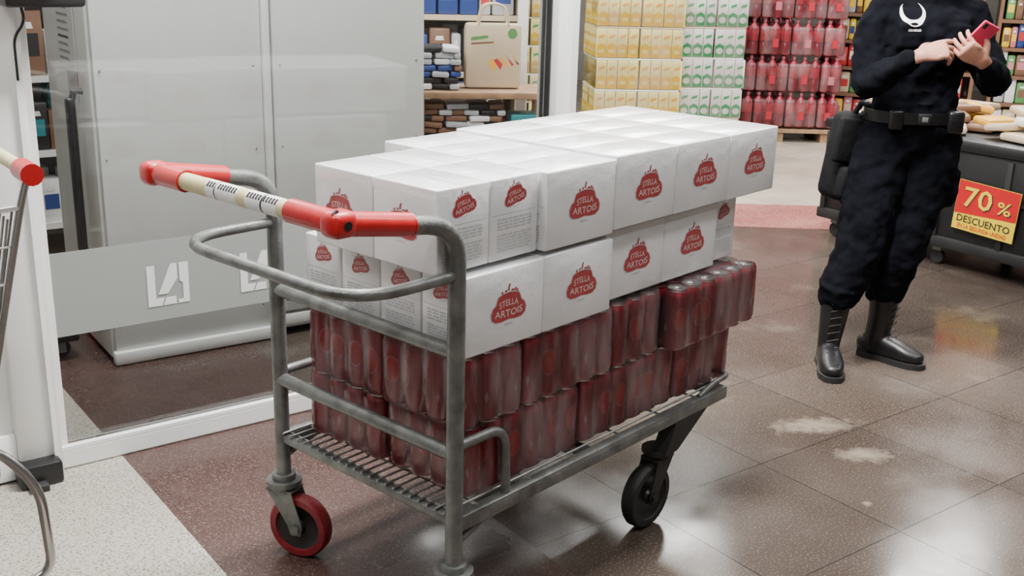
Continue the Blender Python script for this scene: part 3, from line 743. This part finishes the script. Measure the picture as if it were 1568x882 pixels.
text_on(b,'DESCUENTO',.29,.036,'ink',T@Matrix.Translation((0,-.066,0)),off=.0045); text_on(b,'EN LA SEGUNDA UNIDAD',.27,.022,'sign_red',T@Matrix.Translation((0,-.104,0)),off=.0045)
b.obj('discount_sign',smooth=False)

# ------------------------------------------------------------------ security officer
M['uniform']=mat('uniform_cloth',(.0042,.0045,.0068),1.0,0,.35,12,bump=.6,bscale=11,spec=.06)
M['boot']=mat('boot_leather',(.006,.006,.007),.38,0,.3,30,bump=.15,bscale=50); cmat('skin',(.46,.22,.15),.5); cmat('hair',(.02,.012,.008),.5)
M['bagcloth']=mat('bag_nylon',(.006,.006,.007),.8,0,.3,20,bump=.2,spec=.15)
cmat('phone_pink',(.62,.03,.09),.35); cmat('reflect',(.8,.8,.8),.3); cmat('lip',(.4,.1,.09),.5); cmat('eye_white',(.7,.7,.68),.3)
PX,PY=1.46,4.05
E=bpy.data.objects.new('security_officer',None); bpy.context.collection.objects.link(E); E.location=(PX,PY,0)
def child(b,name,vox=None,smooth=0,disp=None,ang=60):
    ob=b.obj(name,origin=(PX,PY,0),ang=ang); ob.parent=E; ob.location=(0,0,0)
    if vox:
        m=ob.modifiers.new('r','REMESH'); m.mode='VOXEL'; m.voxel_size=vox; m.use_smooth_shade=True
        if smooth: s=ob.modifiers.new('s','SMOOTH'); s.factor=.5; s.iterations=smooth
        if disp:
            t=bpy.data.textures.new(name+'_t','CLOUDS'); t.noise_scale=disp[1]; t.noise_depth=1
            d=ob.modifiers.new('d','DISPLACE'); d.texture=t; d.strength=disp[0]; d.mid_level=.5
    return ob
b=MB(); cx=1.485; cy=4.12
b.loft([(cx,cy,.84),(cx,cy,.91),(cx,cy,.98),(cx,cy,1.08),(cx,cy-.005,1.2),(cx,cy-.005,1.29),(cx,cy,1.345),(cx,cy,1.375)],
  [.170,.184,.160,.152,.170,.178,.15,.11],[.11,.122,.11,.107,.13,.125,.095,.075],(1,0,0),'uniform',n=28,pw=2.3)
b.loft([(1.395,cy,.88),(1.375,4.10,.78),(1.345,4.05,.62),(1.318,4.02,.48),(1.285,4.01,.38),(1.252,4.0,.29)],[.106,.109,.098,.088,.086,.078],[.11,.112,.10,.09,.086,.077],(1,0,0),'uniform')
b.loft([(1.570,cy,.88),(1.560,4.11,.78),(1.522,4.08,.62),(1.495,4.06,.48),(1.476,4.08,.38),(1.466,4.10,.29)],[.106,.109,.098,.086,.083,.076],[.11,.112,.10,.09,.084,.076],(1,0,0),'uniform')
b.loft([(1.40,cy,1.345),(1.335,cy,1.335),(1.300,4.10,1.25),(1.278,4.06,1.12),(1.278,4.03,1.085),(1.315,3.95,1.13),(1.362,3.87,1.185)],[.062,.067,.063,.059,.057,.050,.038],[.062,.067,.063,.059,.057,.050,.038],(0,1,0.3),'uniform')
b.loft([(1.57,cy,1.345),(1.640,cy,1.335),(1.682,4.11,1.25),(1.728,4.07,1.13),(1.735,4.04,1.10),(1.70,3.96,1.13),(1.643,3.885,1.168)],[.062,.067,.063,.059,.057,.050,.038],[.062,.067,.063,.059,.057,.050,.038],(0,1,.3),'uniform')
for c_,r_ in (((1.318,4.02,.47),.094),((1.495,4.06,.47),.092),((1.258,4.002,.32),.087),((1.467,4.098,.32),.085),((1.29,4.012,.395),.092),((1.478,4.08,.40),.089),((1.335,4.035,.56),.099),((1.51,4.07,.56),.097),((1.37,4.09,.74),.112),((1.552,4.10,.72),.112)):
    b.ell(c_,(r_,r_,.020),'uniform',n=22,rot=(rad(R()*44-22),rad(R()*44-22),0))
for c_,r_ in (((1.288,4.08,1.17),.066),((1.72,4.08,1.17),.066),((1.297,3.985,1.11),.060),((1.715,3.99,1.12),.060),((1.29,4.09,1.22),.067),((1.70,4.09,1.22),.067)):
    b.ell(c_,(r_,r_,.016),'uniform',n=18,rot=(rad(30),rad(R()*30-15),0))
for z_,a_,b_ in ((1.02,.160,.114),(1.07,.157,.113),(1.13,.166,.122),(.93,.187,.125)):
    b.ell((cx,cy,z_),(a_,b_,.015),'uniform',n=28,rot=(rad(R()*10-5),rad(R()*12-6),0))
# chest and thigh pockets
for sx in (-1,1): b.box((cx+sx*.085,cy-.122,1.26),(.085,.03,.09),'uniform',bev=.008)
b.box((1.272,4.09,.70),(.035,.12,.15),'uniform',bev=.01,rot=(0,rad(9),0)); b.box((1.652,4.10,.70),(.035,.12,.15),'uniform',bev=.01,rot=(0,rad(6),0))
body=child(b,'uniform_body',.008,3,(.024,.055))
b=MB()
b.tube([(cx+.062*math.cos(t*math.pi/12),4.112+.058*math.sin(t*math.pi/12),1.437-.006*math.sin(t*math.pi/12)) for t in range(24)],.014,'uniform',n=10,closed=True)
child(b,'shirt_collar')
b=MB()
def ring(b,z,h,ra,rb,k,x=cx,y=cy,pw=2.3,n=40,th=.01):
    vs=[];
    for zz,d in ((z-h/2,0),(z-h/2,th),(z+h/2,th),(z+h/2,0)):
        for j in range(n):
            g_=2*math.pi*j/n; c_,s_=math.cos(g_),math.sin(g_); e=2/pw
            vs.append((x+math.copysign(abs(c_)**e,c_)*(ra+d),y+math.copysign(abs(s_)**e,s_)*(rb+d),zz))
    b.add(vs,[(q*n+j,q*n+(j+1)%n,((q+1)%4)*n+(j+1)%n,((q+1)%4)*n+j) for q in range(4) for j in range(n)],k)
ring(b,.965,.042,.168,.118,'boot'); b.box((cx,cy-.132,.965),(.05,.012,.04),'blacksoft',bev=.004); b.box((cx,cy-.139,.965),(.022,.003,.018),'grey',bev=.001)
b.box((cx-.10,cy-.121,.96),(.05,.03,.07),'boot',bev=.008); b.box((cx+.12,cy-.111,.955),(.06,.04,.08),'boot',bev=.01)
child(b,'duty_belt')
b=MB(); b.box((1.280,4.19,.79),(.14,.14,.34),'bagcloth',bev=.04,seg=3,rot=(0,rad(8),rad(20))); b.box((1.260,4.115,.86),(.12,.03,.17),'bagcloth',bev=.012,rot=(0,rad(8),rad(20)))
b.box((1.275,4.11,.70),(.10,.05,.12),'bagcloth',bev=.015,rot=(0,rad(8),rad(20)))
b.tube([(1.27,4.17,.93),(1.30,4.15,1.0),(1.35,4.12,.985)],.012,'bagcloth'); b.tube([(1.29,4.2,.9),(1.33,4.2,.96)],.01,'bagcloth')
b.box((1.305,4.17,.58),(.06,.05,.16),'bagcloth',bev=.015,rot=(0,rad(10),0))
child(b,'hip_satchel')
def boot(name,ank,yaw,top):
    b=MB(); T=Matrix.Translation((ank[0],ank[1],0))@Matrix.Rotation(yaw,4,'Z')
    tx=(Vector(top)-Vector((ank[0],ank[1],0))); tl=Matrix.Rotation(-yaw,3,'Z')@Vector((tx.x,tx.y,0))
    b.loft([(0,.015,.045),(0,.008,.10),(tl.x*.4,tl.y*.4,.18),(tl.x*.8,tl.y*.8,.26),(tl.x,tl.y,.31)],[.040,.043,.050,.057,.060],[.048,.048,.052,.057,.060],(1,0,0),'boot',T=T)
    b.loft([(0,.05,.05),(0,.0,.055),(0,-.07,.052),(0,-.13,.043),(0,-.165,.038)],[.036,.040,.044,.045,.034],[.042,.05,.042,.032,.024],(1,0,0),'boot',T=T,pw=2.4)
    child(b,name,.006,4)
    b=MB()
    out=[(-.034,.07),(.034,.07),(.042,.04),(.038,-.02),(.049,-.1),(.048,-.15),(.03,-.19),(0,-.2),(-.03,-.19),(-.048,-.15),(-.049,-.1),(-.038,-.02),(-.042,.04)]
    n_=len(out); b.add([(x,y,0.001) for x,y in out]+[(x,y,.022) for x,y in out],[list(range(n_))[::-1],list(range(n_,2*n_))]+[(i,(i+1)%n_,n_+(i+1)%n_,n_+i) for i in range(n_)],'blacksoft',T)
    b.box((0,.045,.03),(.068,.05,.03),'blacksoft',T,bev=.004)
    for i in range(7):
        z=.085+i*.03; yy=-.049-.002*i if i>1 else -.062+.008*i
        b.cyl((-.022+tl.x*z/.31,yy+tl.y*z/.31,z),(.022+tl.x*z/.31,yy+tl.y*z/.31,z+.012),.0025,'blacksoft',n=6,T=T)
    child(b,name+'_sole_laces')
boot('boot_right',(1.235,3.99),rad(-8),(1.247,4.0,0))
boot('boot_left',(1.462,4.10),rad(48),(1.466,4.10,0))
def hand(name,wrist,direc,back,curl,fore,mir=1,thumb=(.9,.5),spread=4):
    x=Vector(direc).normalized(); z=Vector(back); z=(z-x*z.dot(x)).normalized(); y=z.cross(x)*mir
    T=Matrix.Translation(Vector(wrist))@Matrix((x,y,z)).transposed().to_4x4()
    fl=T.inverted()@Vector(fore)
    b=MB()
    b.loft([fl,fl*.5,(.0,0,0),(.025,0,0),(.055,0,0),(.085,0,0)],[.023,.024,.026,.031,.039,.038],[.022,.020,.018,.017,.015,.012],(0,1,0),'skin',T=T,n=18)
    for i,(yy,ln) in enumerate(((.029,.068),(.010,.076),(-.010,.071),(-.028,.056))):
        p=Vector((.078 if i in(1,2) else .073,yy,.002)); a=rad(curl[i]*.35); sp=rad(spread*(1.5-i)); pts=[p-Vector((.02,0,0)),p]
        for q,fr in enumerate((.42,.32,.26)):
            a+=rad(curl[i]*(.45 if q else .3)); p=p+Vector((math.cos(a)*math.cos(sp),math.sin(sp),-math.sin(a)))*ln*fr; pts.append(p)
        b.loft(pts,[.0088,.0092,.0086,.0080,.0068],[.0086,.0088,.0082,.0074,.0060],(0,1,0),'skin',T=T,n=12,sub=3)
    p=Vector((.012,.020,-.004)); d1=Vector((thumb[0]*.7,.75,-thumb[1])).normalized(); d2=Vector((thumb[0],.35,-thumb[1])).normalized(); d3=Vector((thumb[0],.02,-thumb[1]*.8)).normalized()
    b.loft([p,p+d1*.038,p+d1*.038+d2*.03,p+d1*.038+d2*.03+d3*.024],[.015,.013,.0105,.0085],[.014,.012,.0095,.0075],(0,0,1),'skin',T=T,n=12,sub=3)
    if mir<0: b.f=[f[::-1] for f in b.f]
    child(b,name,.0026,2)
    return T
hand('hand_right',(1.385,3.845,1.205),(.93,-.10,.28),(-.1,-.75,.65),(28,50,62,68),fore=(1.335,3.915,1.155),mir=1,thumb=(.8,.6))
TL=hand('hand_left',(1.607,3.85,1.19),(-.78,-.25,.44),(.15,-.80,-.55),(62,62,60,60),fore=(1.672,3.925,1.15),mir=-1,thumb=(.75,.35))
pn=-(TL.to_3x3()@Vector((0,0,1))).normalized()
pu=(Vector((.45,-.25,.85))-pn*Vector((.45,-.25,.85)).dot(pn)).normalized()
pc=TL@Vector((.066,0,0))+pn*.0215+pu*.040
b=MB(); Tp=face_T(pc,-pn,pu); b.box((0,0,0),(.068,.142,.010),'phone_pink',Tp,bev=.004,seg=3)
b.box((0,0,-.0052),(.060,.130,.001),'black',Tp); b.box((-.02,.055,.0055),(.014,.020,.002),'black',Tp,bev=.0008)
child(b,'smartphone')
b=MB(); Tn=face_T((1.405,3.93,1.335),(-.0,-1,.1)); n_=28; ri,ro=.024,.042
vs=[];fs=[]
for j in range(n_+1):
    g_=rad(-230+ j*290/n_); w_=ro-(ro-ri)*math.sin(math.pi*j/n_)*1.15
    vs+=[(math.cos(g_)*ro,math.sin(g_)*ro,0),(math.cos(g_)*w_,math.sin(g_)*w_,0)]
fs=[(2*j,2*j+1,2*j+3,2*j+2) for j in range(n_)]
b.add(vs,fs,'reflect',Tn); text_on(b,'SEGURIDAD',.045,.008,'reflect',Tn@Matrix.Translation((0,-.055,0)))
ob=child(b,'chest_badge'); sw=ob.modifiers.new('sw','SHRINKWRAP'); sw.target=body; sw.wrap_method='PROJECT'; sw.use_project_x=False; sw.use_project_y=True; sw.use_project_z=False; sw.use_positive_direction=True; sw.use_negative_direction=True; sw.offset=.003; sw.wrap_mode='ABOVE_SURFACE'
hc=Vector((1.485,4.075,1.575)); Th=Matrix.Translation(hc)@Matrix.Rotation(rad(12),4,'Z')@Matrix.Rotation(rad(20),4,'X')
b=MB()
b.ell((0,.015,.03),(.074,.092,.085),'skin',n=28,T=Th)
b.loft([(0,-.02,.02),(0,-.03,-.03),(0,-.035,-.075),(0,-.045,-.095)],[.068,.064,.047,.028],[.07,.058,.044,.024],(1,0,0),'skin',T=Th)
b.loft([(1.485,4.085,1.56),(1.485,4.10,1.49),(1.485,4.115,1.42),(1.485,4.12,1.39)],[.050,.048,.050,.056],[.052,.050,.050,.054],(1,0,0),'skin')
b.loft([(0,-.078,.012),(0,-.092,-.012),(0,-.100,-.028),(0,-.085,-.036)],[.008,.010,.015,.012],[.008,.010,.010,.006],(1,0,0),'skin',T=Th,n=12)
for s_ in (-1,1):
    b.ell((s_*.074,.02,-.005),(.008,.018,.030),'skin',n=14,T=Th,rot=(rad(-10),0,s_*rad(15)))
    b.ell((s_*.030,-.071,.018),(.018,.010,.007),'skin',n=12,T=Th)
b.ell((0,-.078,-.058),(.022,.009,.008),'skin',n=12,T=Th)
child(b,'head',.0045,4)
b=MB()
for s_ in (-1,1):
    b.ell((s_*.029,-.0745,.004),(.013,.008,.0065),'eye_white',n=14,T=Th); b.ell((s_*.029,-.0815,.001),(.005,.002,.005),'hair',n=10,T=Th)
    b.tube([(s_*.014,-.083,.025),(s_*.03,-.084,.030),(s_*.046,-.073,.024)],.0028,'hair',n=6,T=Th)
b.tube([(-.018,-.084,-.058),(-.007,-.088,-.056),(.007,-.088,-.056),(.018,-.084,-.058)],.0036,'lip',n=8,T=Th)
child(b,'face_features')
b=MB(); b.ell((0,.032,.045),(.083,.090,.085),'hair',n=26,T=Th); b.ell((0,.125,.02),(.042,.035,.042),'hair',n=20,T=Th)
for s_ in (-1,1): b.loft([(s_*.03,-.03,.11),(s_*.065,-.02,.07),(s_*.073,.03,.02)],[.03,.022,.02],[.012,.012,.012],(0,1,0),'hair',T=Th)
child(b,'hair',.005,5)

# ------------------------------------------------------------------ lights
def lamp(x,y,sx,sy,e,rot=0,col=(1,.985,.955)):
    ld=bpy.data.lights.new('ceiling_light','AREA'); ld.shape='RECTANGLE'; ld.size=sx; ld.size_y=sy; ld.energy=e; ld.color=col
    ob=bpy.data.objects.new('ceiling_light',ld); bpy.context.collection.objects.link(ob); ob.location=(x,y,3.50); ob.rotation_euler=(0,0,rot)
    b=MB(); b.box((0,0,.03),(sx+.06,sy+.06,.05),'alu',bev=.01); b.obj('light_fixture',loc=(x,y,3.53),rot=rot)
for x,y,e in ((.2,.8,48),(.42,3.0,350),(2.6,3.2,50),(-2.0,.6,72),(-.95,3.25,140),(-2.4,5.6,95),(2.9,6.2,90),(.6,6.2,125),(1.2,8.2,125),(3.6,8.2,105),(-1.2,8.2,95),(5,5,65),(1.8,.5,32)):  # lamp and fixture over the glass partition are added to brighten the cabinet
    lamp(x,y,.35,1.5,e,GRID+math.pi/2)
w=bpy.data.worlds.new('World'); bpy.context.scene.world=w; w.use_nodes=True
w.node_tree.nodes['Background'].inputs[0].default_value=(.9,.95,1,1); w.node_tree.nodes['Background'].inputs[1].default_value=.35

# ------------------------------------------------------------------ camera
cd=bpy.data.cameras.new('camera'); cam=bpy.data.objects.new('camera',cd); bpy.context.collection.objects.link(cam)
cd.sensor_width=36; cd.lens=36*1703.1/1600; cd.clip_start=.05
p=.2967; r=.0278
F=Vector((0,math.cos(p),-math.sin(p))); U=Vector((0,math.sin(p),math.cos(p))); Rv=Vector((1,0,0))
cr_,sr_=math.cos(r),math.sin(r)
X=Rv*cr_+U*sr_; Y=U*cr_-Rv*sr_
m=Matrix((X,Y,-F)).transposed().to_4x4(); m.translation=Vector((0,0,1.5))
cam.matrix_world=m
bpy.context.scene.camera=cam
